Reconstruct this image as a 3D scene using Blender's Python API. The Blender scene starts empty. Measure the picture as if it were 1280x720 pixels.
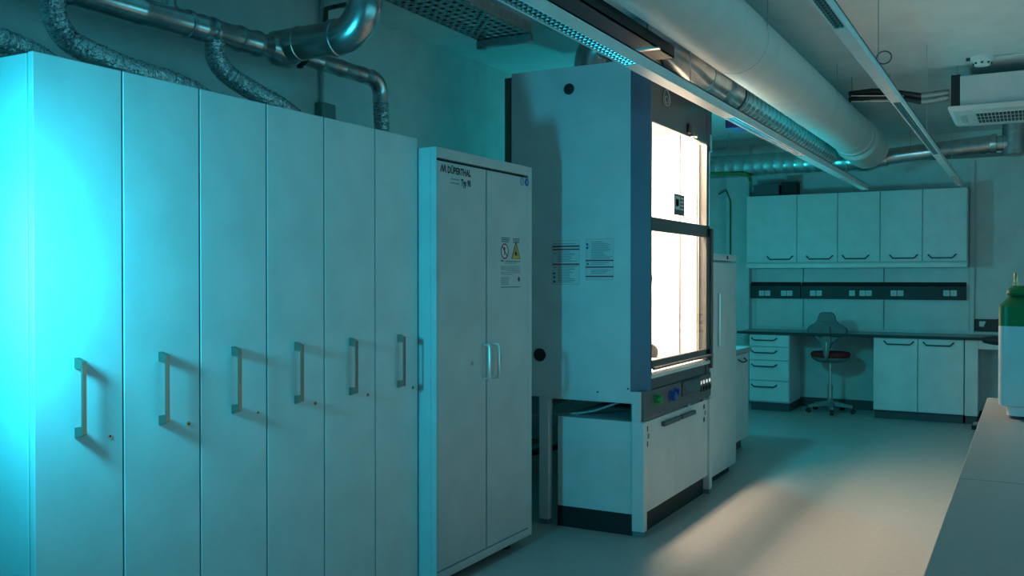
import bpy, bmesh, math, random
from mathutils import Vector, Matrix
random.seed(7)

# ------------------------------------------------------------------ camera
F, YAW, PIT, CH = 1171.6, .5052, .0101, 1.42      # focal length in px (1280 wide), yaw, pitch, height
scn = bpy.context.scene
COL = scn.collection
cam_d = bpy.data.cameras.new('camera'); cam_d.lens = F/1280*36; cam_d.sensor_width = 36
cam_d.clip_start = .05
cam = bpy.data.objects.new('camera', cam_d); COL.objects.link(cam)
cam.location = (0, 0, CH); cam.rotation_euler = (math.pi/2-PIT, 0, YAW)
scn.camera = cam

# ------------------------------------------------------------------ light
w = bpy.data.worlds.new('world'); scn.world = w; w.use_nodes = True
w.node_tree.nodes['Background'].inputs[0].default_value = (.25, .6, .7, 1)
w.node_tree.nodes['Background'].inputs[1].default_value = .02

def lamp(name, kind, loc, energy, color, size=.1, rot=None, size_y=None, spread=None):
    d = bpy.data.lights.new(name, kind); d.energy = energy; d.color = color
    if kind == 'AREA':
        d.size = size
        if size_y: d.shape = 'RECTANGLE'; d.size_y = size_y
        if spread: d.spread = spread
    else: d.shadow_soft_size = size
    o = bpy.data.objects.new(name, d); COL.objects.link(o); o.location = loc
    if rot: o.rotation_euler = rot
    return o
# cyan photo lamp standing beside the row of tall cabinets
lamp('cyan_lamp', 'AREA', (-2.25, 1.27, 1.45), 27, (.025, .72, 1.0), .12, (math.radians(90), 0, 0), .2)
# teal lamp hidden behind the fume hood and the refrigerator
lamp('teal_lamp', 'POINT', (-2.42, 7.35, 1.58), 44, (.03, .86, 1.0), .09)
# light strip in the roof of the fume hood
lamp('hood_lamp', 'AREA', (-2.065, 5.38, 2.395), 108, (1.0, .72, .50), .12, (0, math.radians(-22), 0), .62)
# added fill light along the right wall, out of view, to lift overall brightness
lamp('added_fill_light', 'AREA', (2.585, 3.2, 1.45), 49, (.11, .81, 1.0), 6.6, (math.radians(90), 0, math.radians(90)), 1.2)
vs = scn.view_settings
vs.view_transform = 'Standard'; vs.look = 'None'; vs.gamma = 1; vs.use_curve_mapping = False
vs.exposure = 0.0

# ------------------------------------------------------------------ pixel -> point on a known plane
def ray(u, v):
    a = (u-640)/F; b = -(v-360)/F
    cp, sp = math.cos(PIT), math.sin(PIT)
    yr = cp+b*sp; z = -sp+b*cp
    cy, sy = math.cos(YAW), math.sin(YAW)
    return (a*cy-yr*sy, a*sy+yr*cy, z)
def onX(u, v, x):
    r = ray(u, v); t = x/r[0]; return Vector((x, r[1]*t, CH+r[2]*t))
def onY(u, v, y):
    r = ray(u, v); t = y/r[1]; return Vector((r[0]*t, y, CH+r[2]*t))
def onZ(u, v, z):
    r = ray(u, v); t = (z-CH)/r[2]; return Vector((r[0]*t, r[1]*t, z))

# ------------------------------------------------------------------ materials
def mat(name, col, rough=.5, metal=0, var=.06, scale=6, bump=0, bscale=120, emit=0, coat=0):
    m = bpy.data.materials.new(name); m.use_nodes = True
    nt = m.node_tree; b = nt.nodes['Principled BSDF']
    b.inputs['Roughness'].default_value = rough; b.inputs['Metallic'].default_value = metal
    if coat: b.inputs['Coat Weight'].default_value = coat
    tc = nt.nodes.new('ShaderNodeTexCoord')
    if var:
        n = nt.nodes.new('ShaderNodeTexNoise'); n.inputs['Scale'].default_value = scale; n.inputs['Detail'].default_value = 4
        nt.links.new(tc.outputs['Object'], n.inputs['Vector'])
        r = nt.nodes.new('ShaderNodeValToRGB')
        r.color_ramp.elements[0].position = .3; r.color_ramp.elements[1].position = .7
        r.color_ramp.elements[0].color = tuple(c*(1-var) for c in col)+(1,)
        r.color_ramp.elements[1].color = tuple(min(1, c*(1+var)) for c in col)+(1,)
        nt.links.new(n.outputs['Fac'], r.inputs['Fac']); nt.links.new(r.outputs['Color'], b.inputs['Base Color'])
    else: b.inputs['Base Color'].default_value = col+(1,)
    if bump:
        n2 = nt.nodes.new('ShaderNodeTexNoise'); n2.inputs['Scale'].default_value = bscale; n2.inputs['Detail'].default_value = 3
        nt.links.new(tc.outputs['Object'], n2.inputs['Vector'])
        bp = nt.nodes.new('ShaderNodeBump'); bp.inputs['Strength'].default_value = bump; bp.inputs['Distance'].default_value = .01
        nt.links.new(n2.outputs['Fac'], bp.inputs['Height']); nt.links.new(bp.outputs['Normal'], b.inputs['Normal'])
    if emit:
        b.inputs['Emission Color'].default_value = col+(1,); b.inputs['Emission Strength'].default_value = emit
    return m
M = {}
def D(n, *a, **k): M[n] = mat(n, *a, **k)
D('added_pane', (.35, .60, .65), .2)  # pane colour of the added window, not a light source
D('wall', (.60, .61, .60), .9, bump=.08, bscale=200)
D('ceiling', (.62, .63, .62), .9, bump=.05, bscale=90)
D('floor', (.36, .36, .35), .42, var=.05, scale=30, bump=.03, bscale=60)
D('door_white', (.61, .63, .63), .5, bump=.02, bscale=400)
D('carcass', (.60, .63, .63), .45, bump=.02, bscale=400)
D('safety_grey', (.50, .52, .52), .42, bump=.02, bscale=300)
D('hood_white', (.60, .64, .65), .45, bump=.015, bscale=300)
D('liner', (.80, .80, .78), .5)
D('hood_blue', (.035, .11, .19), .4)
D('hood_dark', (.085, .09, .095), .42)
D('panel_grey', (.11, .115, .12), .4)
D('black', (.012, .013, .014), .5)
D('dark_rubber', (.02, .02, .022), .75)
D('worktop_dark', (.05, .055, .06), .3)
D('worktop_grey', (.26, .28, .28), .35)
D('bench_top', (.33, .34, .34), .35, var=.04, scale=40)
D('plinth', (.06, .065, .07), .5)
D('steel', (.62, .62, .60), .3, 1, bump=.02)
D('alu', (.72, .72, .70), .35, 1)
D('louvre_metal', (.42, .42, .41), .25, 1)
D('handle_steel', (.34, .31, .26), .34, 1)
D('galv', (.52, .53, .53), .27, 1, var=.18, scale=14, bump=.03, bscale=40)
D('foil', (.62, .63, .64), .22, 1, var=.2, scale=90, bump=.9, bscale=85)
D('galv_dull', (.40, .41, .41), .42, 1, var=.2, scale=20)
D('duct_white', (.62, .62, .60), .55)
D('fixture', (.66, .66, .65), .4)
D('trunking', (.012, .014, .015), .5)
D('socket', (.62, .62, .60), .4)
D('chair_back', (.15, .165, .165), .6)
D('chair_red', (.30, .015, .02), .8, bump=.2, bscale=300)
D('chair_grey', (.20, .21, .21), .55)
D('green_plastic', (.006, .16, .045), .4)
D('canister', (.62, .64, .64), .4)
D('copper', (.55, .28, .16), .35, 1)
D('brass', (.55, .40, .16), .35, 1)
D('ink', (.03, .03, .035), .6, var=0)
D('ink_red', (.32, .02, .035), .6, var=0)
D('ink_blue', (.015, .06, .30), .5, var=0)
D('paper', (.58, .60, .60), .6, var=.02)
D('paper_line', (.22, .25, .26), .6, var=0)
D('yellow', (.72, .36, .03), .5, var=0)
D('knob_green', (.01, .22, .05), .35)
D('knob_blue', (.015, .08, .35), .35)
D('screen', (.07, .10, .11), .15)
D('green_hose', (.012, .13, .025), .5)
D('wood_brown', (.14, .11, .09), .7)
D('cable_white', (.55, .56, .55), .5)
D('blue_box', (.02, .04, .25), .5)
D('lit_white', (.9, .9, .88), .4, emit=.6)
g = bpy.data.materials.new('glass'); g.use_nodes = True; nt = g.node_tree
for n in list(nt.nodes): nt.nodes.remove(n)
o_ = nt.nodes.new('ShaderNodeOutputMaterial'); mx = nt.nodes.new('ShaderNodeMixShader'); tr = nt.nodes.new('ShaderNodeBsdfTransparent'); gl = nt.nodes.new('ShaderNodeBsdfGlossy')
lw = nt.nodes.new('ShaderNodeLayerWeight'); lw.inputs['Blend'].default_value = .25
fr = nt.nodes.new('ShaderNodeMath'); fr.operation = 'MULTIPLY_ADD'; fr.inputs[1].default_value = .22; fr.inputs[2].default_value = .02
nt.links.new(lw.outputs['Facing'], fr.inputs[0])
tr.inputs[0].default_value = (.95, .96, .95, 1); gl.inputs['Roughness'].default_value = .03
nt.links.new(fr.outputs[0], mx.inputs[0]); nt.links.new(tr.outputs[0], mx.inputs[1]); nt.links.new(gl.outputs[0], mx.inputs[2]); nt.links.new(mx.outputs[0], o_.inputs[0])
M['glass'] = g

# ------------------------------------------------------------------ mesh helpers
def frame_axes(t):
    t = t.normalized(); a = Vector((0, 0, 1)) if abs(t.z) < .9 else Vector((1, 0, 0))
    n = t.cross(a).normalized(); return n, t.cross(n).normalized()
class MB:
    def __init__(s): s.v = []; s.f = []
    def add(s, vs, fs):
        k = len(s.v); s.v += [Vector(v) for v in vs]; s.f += [tuple(i+k for i in f) for f in fs]; return s
    def box(s, x0, x1, y0, y1, z0, z1, bev=0):
        x0, x1 = sorted((x0, x1)); y0, y1 = sorted((y0, y1)); z0, z1 = sorted((z0, z1))
        if bev:
            bm = bmesh.new(); bmesh.ops.create_cube(bm, size=1)
            for v in bm.verts: v.co = Vector(((x0+x1)/2+v.co.x*(x1-x0), (y0+y1)/2+v.co.y*(y1-y0), (z0+z1)/2+v.co.z*(z1-z0)))
            bmesh.ops.bevel(bm, geom=list(bm.edges), offset=bev, segments=2 if bev > .006 else 1, affect='EDGES', profile=.5)
            bm.verts.index_update(); s.add([v.co.copy() for v in bm.verts], [[v.index for v in f.verts] for f in bm.faces]); bm.free()
            return s
        vs = [(x, y, z) for x in (x0, x1) for y in (y0, y1) for z in (z0, z1)]
        return s.add(vs, [(0, 1, 3, 2), (4, 6, 7, 5), (0, 4, 5, 1), (2, 3, 7, 6), (0, 2, 6, 4), (1, 5, 7, 3)])
    def prism(s, pts, axis, a, b):
        """extrude a 2-D polygon along an axis; pts give the other two coordinates in xyz order"""
        def mk(p, c):
            return (c, p[0], p[1]) if axis == 'x' else (p[0], c, p[1]) if axis == 'y' else (p[0], p[1], c)
        n = len(pts); vs = [mk(p, a) for p in pts]+[mk(p, b) for p in pts]
        fs = [tuple(range(n-1, -1, -1)), tuple(range(n, 2*n))]+[(i, (i+1) % n, n+(i+1) % n, n+i) for i in range(n)]
        return s.add(vs, fs)
    def tube(s, pts, r, seg=12, caps=True, res=None):
        """sweep a circle along a polyline; r a number or a function of (distance, index)"""
        pts = [Vector(p) for p in pts]
        if res:
            q = [pts[0]]
            for a, b in zip(pts, pts[1:]):
                n = max(1, int(math.ceil((b-a).length/res)))
                q += [a.lerp(b, (i+1)/n) for i in range(n)]
            pts = q
        d = 0; ring = []; n1 = None
        for i, p in enumerate(pts):
            t = (pts[min(i+1, len(pts)-1)]-pts[max(i-1, 0)]).normalized()
            if i: d += (p-pts[i-1]).length
            if n1 is None: n1, _ = frame_axes(t)
            n1 = (n1-t*n1.dot(t)).normalized(); n2 = t.cross(n1)
            rr = r(d, i) if callable(r) else r
            ring.append([p+(n1*math.cos(2*math.pi*k/seg)+n2*math.sin(2*math.pi*k/seg))*rr for k in range(seg)])
        vs = [v for q in ring for v in q]; fs = []
        for i in range(len(ring)-1):
            for k in range(seg):
                a, b = i*seg+k, i*seg+(k+1) % seg; fs.append((a, b, b+seg, a+seg))
        if caps: fs += [tuple(range(seg-1, -1, -1)), tuple(range((len(ring)-1)*seg, len(ring)*seg))]
        return s.add(vs, fs)
    def lathe(s, base, prof, axis=(0, 0, 1), seg=24):
        """revolve (radius, height) profile round an axis through base"""
        ax = Vector(axis).normalized(); n, m = frame_axes(ax); b = Vector(base); vs = []; fs = []
        for r, h in prof:
            for k in range(seg):
                a = 2*math.pi*k/seg; vs.append(b+ax*h+(n*math.cos(a)+m*math.sin(a))*max(r, 1e-5))
        for i in range(len(prof)-1):
            for k in range(seg):
                p, q = i*seg+k, i*seg+(k+1) % seg; fs.append((p, q, q+seg, p+seg))
        fs += [tuple(range(seg-1, -1, -1)), tuple(range((len(prof)-1)*seg, len(prof)*seg))]
        return s.add(vs, fs)
    def cyl(s, base, r, h, axis=(0, 0, 1), seg=20): return s.lathe(base, [(r, 0), (r, h)], axis, seg)
    def quad(s, o, ax, ay, x0, x1, y0, y1):
        o, ax, ay = Vector(o), Vector(ax), Vector(ay)
        return s.add([o+ax*x0+ay*y0, o+ax*x1+ay*y0, o+ax*x1+ay*y1, o+ax*x0+ay*y1], [(0, 1, 2, 3)])
    def slab(s, o, ax, ay, x0, x1, y0, y1, t):
        """thin plate: rectangle in the frame (o, ax, ay) with thickness t along ax x ay"""
        o, ax, ay = Vector(o), Vector(ax), Vector(ay); n = ax.cross(ay)*t
        q = [o+ax*x0+ay*y0, o+ax*x1+ay*y0, o+ax*x1+ay*y1, o+ax*x0+ay*y1]
        return s.add(q+[p+n for p in q], [(3, 2, 1, 0), (4, 5, 6, 7), (0, 1, 5, 4), (1, 2, 6, 5), (2, 3, 7, 6), (3, 0, 4, 7)])
    def poly(s, o, ax, ay, pts, t):
        o, ax, ay = Vector(o), Vector(ax), Vector(ay); nn = ax.cross(ay)*t; n = len(pts)
        q = [o+ax*p[0]+ay*p[1] for p in pts]
        return s.add(q+[p+nn for p in q], [tuple(range(n-1, -1, -1)), tuple(range(n, 2*n))]+[(i, (i+1) % n, n+(i+1) % n, n+i) for i in range(n)])

def root_of(o):
    while o.parent: o = o.parent
    return o
def obj(name, mb, m, parent=None, smooth=False, label=None, origin=None):
    me = bpy.data.meshes.new(name)
    off = Vector(root_of(parent).location) if parent else Vector(origin or (0, 0, 0))
    me.from_pydata([v-off for v in mb.v], [], mb.f)
    bm = bmesh.new(); bm.from_mesh(me); bmesh.ops.recalc_face_normals(bm, faces=bm.faces)
    if smooth:
        for f in bm.faces: f.smooth = True
        for e in bm.edges:
            if len(e.link_faces) != 2 or e.calc_face_angle(0) > math.radians(38): e.smooth = False
    bm.to_mesh(me); bm.free()
    me.materials.append(M[m])
    o = bpy.data.objects.new(name, me); COL.objects.link(o)
    if parent: o.parent = parent
    else: o.location = off
    if label: o['label'] = label
    return o
def thing(name, label, cat, loc, group=None):
    o = bpy.data.objects.new(name, None); COL.objects.link(o); o.location = loc; o.empty_display_size = .1
    return tag(o, label, cat, group)
def tag(o, label, cat, group=None):
    o['label'] = label; o['category'] = cat
    if group: o['group'] = group
    return o
def struct(name, mb, m, label=None, parent=None):
    o = obj(name, mb, m, parent)
    if not parent: o['kind'] = 'structure'
    if label: o['label'] = label
    return o
def text(name, s, size, o, ax, ay, m, parent, t=.0006, width=None, bold=0):
    c = bpy.data.curves.new(name, 'FONT'); c.body = s; c.size = size; c.extrude = 0; c.resolution_u = 2; c.offset = bold
    tmp = bpy.data.objects.new(name, c); COL.objects.link(tmp)
    bpy.context.view_layer.update()
    me0 = tmp.evaluated_get(bpy.context.evaluated_depsgraph_get()).to_mesh()
    vs = [v.co.copy() for v in me0.vertices]; fs = [tuple(p.vertices) for p in me0.polygons]
    tmp.evaluated_get(bpy.context.evaluated_depsgraph_get()).to_mesh_clear()
    bpy.data.objects.remove(tmp); bpy.data.curves.remove(c)
    k = 1
    if width: k = width/max(v.x for v in vs)
    o, ax, ay = Vector(o), Vector(ax), Vector(ay); n = ax.cross(ay)*t
    mb = MB(); mb.add([o+n+ax*(v.x*k)+ay*v.y for v in vs], fs)
    return obj(name, mb, m, parent)
VX, VY, VZ = Vector((1, 0, 0)), Vector((0, 1, 0)), Vector((0, 0, 1))

# ------------------------------------------------------------------ the room
WL, WB, WR, WF, CZ = -3.37, 10.72, 2.6, -2.2, 2.93
struct('floor', MB().box(WL-.1, WR+.1, WF-.1, WB+.1, -.1, 0), 'floor', 'grey seamless lab floor')
struct('ceiling', MB().box(WL-.1, WR+.1, WF-.1, WB+.1, CZ, CZ+.1), 'ceiling', 'white plastered ceiling')
struct('wall_left', MB().box(WL-.1, WL, WF-.1, WB+.1, 0, CZ), 'wall', 'white wall behind the tall cabinets')
struct('wall_back', MB().box(WL, WR, WB, WB+.1, 0, CZ), 'wall', 'white wall behind the desk and wall cupboards')
struct('wall_right', MB().box(WR, WR+.1, WF-.1, WB+.1, 0, CZ), 'wall', 'white wall beyond the long bench')
struct('wall_front', MB().box(WL, WR, WF-.1, WF, 0, CZ), 'wall', 'white wall at the near end of the room')
struct('trim_1', MB().box(-3.05, -2.79, WB-.13, WB, 0, CZ), 'wall', 'boxed-in riser in the far corner')
struct('trim_2', MB().box(-.545, -.505, WB-.035, WB, .86, 2.62), 'wall', 'white vertical cable channel beside the wall cupboards')
win = struct('added_window_1', MB().box(WR-.012, WR, -.12, 6.52, .83, 2.07), 'added_pane', 'added unseen window band behind the fill light')  # made-up window, out of view, framing the added fill light
for y in (-.12, 1.20, 2.52, 3.88, 5.20, 6.52): struct('added_window_mullion', MB().box(WR-.05, WR-.0125, y-.03, y+.03, .80, 2.10), 'fixture', None, win)
for z in (.80, 2.10): struct('added_window_rail', MB().box(WR-.05, WR-.0125, -.15, 6.55, z-.03, z+.03), 'fixture', None, win)
struct('added_window_sill', MB().box(WR-.14, WR-.001, -.2, 6.6, .735, .765), 'fixture', None, win)
struct('light_block_partition', MB().box(WL, -2.56, 6.09, 6.16, 0, 1.10), 'wall', 'unseen low partition added behind the fume hood to block teal light')  # added out of sight to keep teal light from beneath the hood
struct('baseboard_back', MB().box(-2.79, WR, WB-.015, WB, 0, .10), 'plinth', 'dark skirting under the desk')

# ------------------------------------------------------------------ tall cabinets
E = [1.634, 1.930, 2.233, 2.546, 2.863, 3.190, 3.506]
XT, ZT = -2.425, 2.053
which = ['tall white cabinet at the exposed end of the row, broad side panel showing',
         'tall white cabinet next to the one with the exposed side panel',
         'tall white cabinet, third from the exposed end of the row',
         'tall white cabinet, third from the grey safety cabinet',
         'tall white cabinet, second from the grey safety cabinet',
         'tall white cabinet standing right against the grey safety cabinet']
def strap_handle(parent, y, z0, z1, x):
    t = .036; w = .0065
    bar = MB().prism([(x+t-.007, z0+.012), (x+t, z0+.010), (x+t, z1-.010), (x+t-.007, z1-.012)], 'y', y-w, y+w)
    h = obj('handle', bar, 'handle_steel', parent, label='brushed steel strap handle')
    for a, s in ((z1, -1), (z0, 1)):
        obj('handle_foot', MB().prism([(x, a), (x, a+s*.030), (x+t-.012, a+s*.034), (x+t-.006, a+s*.030), (x+t, a+s*.010), (x+.006, a)], 'y', y-w*1.1, y+w*1.1), 'handle_steel', h)
for i in range(6):
    a, b = E[i], E[i+1]
    c = thing('tall_cabinet', which[i], 'cabinet', (-2.73, (a+b)/2, 0), 'row of tall white cabinets')
    mb = MB().box(-3.02, XT-.026, a+.0005, b-.0005, .06, ZT-.003, .002)
    obj('body', mb, 'carcass', c)
    obj('plinth', MB().box(-2.99, XT-.06, a+.002, b-.002, 0, .06), 'plinth', c)
    d = obj('door', MB().box(XT-.022, XT, a+.0028, b-.0028, .07, ZT, .0022), 'door_white', c)
    yh = onX((94, 199, 290, 368.5, 437, 497)[i], 450, XT).y+.004
    strap_handle(d, yh, .957-.003*i, 1.190-.003*i, XT)
    yl = onX((137, 235.5, 322, 394, 459.5, 516)[i], 540, XT).y
    lk = obj('lock', MB().cyl((XT, yl, .945-.003*i), .007, .003, VX), 'brass' if i % 2 else 'steel', d, True)
    obj('keyhole', MB().cyl((XT+.003, yl, .945-.003*i), .0035, .0008, VX, 10), 'black', c)

# ------------------------------------------------------------------ safety cabinet
XD, YD0, YD1, ZD0, ZD1 = -2.33, 3.512, 4.432, .052, 2.012
sc = thing('safety_cabinet', 'grey two-door safety storage cabinet with warning stickers beside the tall cabinets', 'cabinet', (-2.63, (YD0+YD1)/2, 0))
dz0, dz1 = .096, onX(546.5, 200, XD).z
ym = onX(608.5, 400, XD).y; ya, yb = onX(546, 400, XD).y, onX(660.5, 400, XD).y
mb = MB().box(-2.95, XD-.03, YD0, YD1, ZD0, ZD1, .003)
obj('body', mb, 'safety_grey', sc)
obj('door_frame', MB().box(XD-.03, XD, YD0, ya, ZD0, ZD1, .002).box(XD-.03, XD, yb, YD1, ZD0, ZD1, .002).box(XD-.03, XD, ya, yb, dz1+.013, ZD1, .002).box(XD-.03, XD, ya, yb, ZD0, dz0-.005, .002), 'safety_grey', sc)
obj('door_gap_shade', MB().box(XD-.0295, XD-.0285, ya, yb, dz0-.005, dz1+.013), 'black', sc)  # black sheet puts shade into the gaps round the doors as colour
for q, (y0, y1) in enumerate(((ya+.002, ym-.005), (ym+.005, yb-.002))):
    d = obj('door', MB().box(XD-.028, XD-.001, y0, y1, dz0, dz1, .002), 'safety_grey', sc)
    yh = ym-.035 if q == 0 else ym+.055
    za, zb = onX(601, 474, XD).z, onX(601, 431, XD).z
    pts = [(XD-.001, yh, za)]+[(XD+.032, yh, za+.004), (XD+.036, yh, za+.012), (XD+.036, yh, zb-.012), (XD+.032, yh, zb-.004)]+[(XD-.001, yh, zb)]
    obj('handle', MB().tube(pts, .0075, 10), 'alu', d, True, 'rounded grey bow handle')
    yl = onX((590, 627)[q], 454, XD).y
    obj('lock', MB().cyl((XD-.001, yl, onX(590, 454, XD).z), .010, .004, VX), 'steel', d, True)
for x in (-2.88, -2.42):
    for y in (YD0+.08, YD1-.14): obj('foot', MB().lathe((x, y, 0), [(.03, 0), (.03, .012), (.018, .014), (.018, ZD0)]), 'black', sc, True)
# maker's logo
p = onX(549.5, 213, XD); X1 = XD
lg = obj('logo_plate', MB().slab((X1-.001, p.y, p.z-.062), VY, VZ, 0, .275, 0, .105, .0012), 'safety_grey', sc)
s_ = .0016
for k in range(2):
    x0 = .004+k*.022
    obj('logo_mark', MB().poly((X1+.0002, p.y, p.z), VY, VZ, [(x0, -.004), (x0+.013, .030), (x0+.020, .030), (x0+.008, -.004)], .0008), ('ink', 'ink_red')[k], lg)
    obj('logo_mark', MB().poly((X1+.0002, p.y, p.z), VY, VZ, [(x0+.013, .030), (x0+.020, .030), (x0+.028, -.004), (x0+.020, -.004)], .0008), ('ink_red', 'ink')[k], lg)
text('logo_text', 'DÜPERTHAL', .043, (X1+.0002, p.y+.064, p.z-.004), VY, VZ, 'ink', lg, width=.205, bold=.0018)
for k in range(2): obj('logo_rule', MB().slab((X1+.0002, p.y+.09, p.z-.032-.018*k), VY, VZ, 0, .075, 0, .006, .0004), 'paper_line', lg)
text('type_text', 'Typ 90', .042, (X1+.0002, p.y+.182, p.z-.052), VY, VZ, 'ink', lg, width=.085, bold=.0018)
for k, u in enumerate((652.5, 658.5)):
    q = onX(u, 227+k, XD)
    bd = obj('round_badge', MB().cyl((X1-.001, q.y, q.z), .020, .0016, VX, 28), 'ink_blue' if k else 'paper', sc)
    obj('badge_ring', MB().lathe((X1+.0002, q.y, q.z), [(.020, 0), (.020, .0009), (.016, .0009), (.016, 0)], VX, 28), 'ink_blue', bd)
    for j in range(3): obj('badge_line', MB().slab((X1+.0010, q.y-.009, q.z-.008+.007*j), VY, VZ, 0, .018, 0, .003, .0003), 'ink_blue' if not k else 'paper', bd)
# warning sticker on the right-hand door
a = onX(625.5, 366, XD); b = onX(651, 296, XD)
W_, H_ = b.y-a.y, b.z-a.z
st = obj('warning_sticker', MB().slab((X1-.001, a.y, a.z), VY, VZ, 0, W_, 0, H_, .0012), 'safety_grey', sc, label='printed fire warning sticker')
O = (X1+.0002, a.y, a.z)
for k in range(3):
    obj('print_line', MB().slab(O, VY, VZ, .01, W_*(.46-.03*k), H_*(.95-.032*k), H_*(.965-.032*k), .0003), 'ink', st)
    obj('print_line', MB().slab(O, VY, VZ, W_*.6, W_*(.95-.02*k), H_*(.945-.032*k), H_*(.96-.032*k), .0003), 'ink', st)
cx, cz, R_ = W_*.2, H_*.725, W_*.185
pr = obj('prohibition_sign', MB().cyl(Vector(O)+VY*cx+VZ*cz, R_, .0005, VX, 32), 'paper', st)
obj('sign_ring', MB().lathe(Vector(O)+VY*cx+VZ*cz, [(R_, 0), (R_, .001), (R_*.82, .001), (R_*.82, 0)], VX, 32), 'ink_red', st)
obj('sign_bar', MB().poly(Vector(O)+VY*cx+VZ*cz+VX*.0005, VY, VZ, [(-.62*R_, .50*R_), (-.50*R_, .62*R_), (.62*R_, -.50*R_), (.50*R_, -.62*R_)], .0006), 'ink_red', st)
obj('sign_match', MB().poly(Vector(O)+VY*cx+VZ*cz+VX*.0005, VY, VZ, [(-.15*R_, -.5*R_), (.05*R_, -.5*R_), (.05*R_, .1*R_), (.2*R_, .35*R_), (-.05*R_, .62*R_), (-.3*R_, .3*R_), (-.15*R_, .1*R_)], .0003), 'ink', st)
cx, cz, R_ = W_*.75, H_*.695, W_*.26
tri = lambda r: [(-.866*r, -.5*r), (.866*r, -.5*r), (0, 1.15*r)]
obj('warning_triangle', MB().poly(Vector(O)+VY*cx+VZ*cz, VY, VZ, tri(R_), .0005), 'ink', st)
obj('triangle_field', MB().poly(Vector(O)+VY*cx+VZ*(cz-.003)+VX*.0005, VY, VZ, tri(R_*.82), .0004), 'yellow', st)
obj('flame_mark', MB().poly(Vector(O)+VY*cx+VZ*cz+VX*.0009, VY, VZ, [(-.22*R_, -.2*R_), (.22*R_, -.2*R_), (.28*R_, .05*R_), (.08*R_, .15*R_), (.02*R_, .5*R_), (-.1*R_, .2*R_), (-.26*R_, .1*R_)], .0003), 'ink', st)
for k, (x0, x1, y) in enumerate([(.02, .14, .545), (.22, .97, .545), (.2, .8, .515), (.02, .3, .45), (.35, .97, .455), (.02, .95, .425), (.02, .97, .40), (.3, .97, .375), (.02, .97, .345), (.02, .6, .315), (.02, .42, .26), (.02, .4, .235), (.02, .42, .21), (.02, .4, .185), (.02, .4, .16), (.02, .38, .135), (.02, .97, .09)]):
    obj('print_line', MB().slab(O, VY, VZ, W_*x0, W_*x1, H_*y, H_*(y+.013 + (.012 if k == 0 else 0)), .0003), 'ink' if k in (0, 1, 16) else 'paper_line', st)
obj('print_drop', MB().cyl(Vector(O)+VY*W_*.9+VZ*H_*.235, W_*.055, .0004, VX, 16), 'ink', st)

# ------------------------------------------------------------------ fume hood
YH0, YH1, XF, XR, HT = 4.82, 6.075, -1.845, -2.67, 2.62
fh = thing('fume_hood', 'tall white and dark blue fume hood with glowing glass sash front', 'fume hood', (-2.2, (YH0+YH1)/2, 0))
UZ = .737                                              # underside of the hood body
hs = obj('side_panel', MB().box(XR, -1.922, YH0, YH0+.025, UZ, HT, .002).box(-1.913, -1.868, YH0, YH0+.026, UZ-.105, UZ).box(-1.922, -1.868, YH0, YH0+.026, UZ, .797), 'hood_white', fh)
obj('side_panel', MB().box(XR, -1.922, YH1-.025, YH1, UZ, HT, .002), 'hood_white', fh)
obj('rear_panel', MB().box(XR, XR+.02, YH0+.025, YH1-.025, UZ, HT), 'hood_white', fh)
obj('top_panel', MB().box(XR+.02, -1.922, YH0+.025, YH1-.025, HT-.03, HT-.005), 'hood_white', fh)
obj('rear_post', MB().box(XR-.05, XR-.004, YH0+.01, YH0+.06, UZ, HT-.02), 'wood_brown', fh)
for s in (0, 1):
    y = (lambda t: YH0+t) if s == 0 else (lambda t: YH1-t)
    obj('corner_post', MB().prism([(-1.922, y(0)), (XF, y(.105)), (XF, y(.125)), (-1.90, y(.125)), (-1.922, y(.10))], 'z', .797, HT), 'hood_blue' if s == 0 else 'hood_dark', fh, label='dark blue slanted corner post' if s == 0 else None)
YA, YB = YH0+.105, YH1-.105
obj('head_panel', MB().box(XF-.02, XF-.002, YA+.02, YB+.07, 2.295, HT), 'hood_dark', fh, label='dark grey head panel above the window')
obj('fascia_end', MB().box(XF-.02, XF-.002, YB+.07, YH1-.01, 2.295, HT), 'hood_dark', fh)
q = onX(833, 122, XF)
em = []
for k in range(28):
    a_ = 2*math.pi*k/28; em.append(q+VX*.002+VY*(.052*math.cos(a_)*(1-.25*math.sin(a_)))+VZ*.046*math.sin(a_))
obj('emblem', MB().tube(em+[em[0]], .003, 6, False), 'safety_grey', fh, True)
em2 = [q+VX*.002+VY*(.026*math.cos(a_))+VZ*(-.012+.02*math.sin(a_)) for a_ in [2*math.pi*k/20 for k in range(21)]]
obj('emblem', MB().tube(em2, .0025, 6, False), 'safety_grey', fh, True)
q = onX(862, 166, XF)
obj('sash_stop', MB().box(XF-.002, XF+.02, q.y-.05, q.y-.01, q.z-.01, q.z+.05, .006), 'black', fh)
obj('latch', MB().lathe((XF, q.y+.03, q.z-.02), [(.018, 0), (.018, .02), (.010, .022), (.010, .04)], VX, 14), 'steel', fh, True)
q = onX(892, 180, XF)
obj('nameplate', MB().box(XF-.002, XF+.003, min(q.y, 6.04)-.02, min(q.y, 6.04)+.02, q.z-.06, q.z+.05), 'alu', fh)
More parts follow.
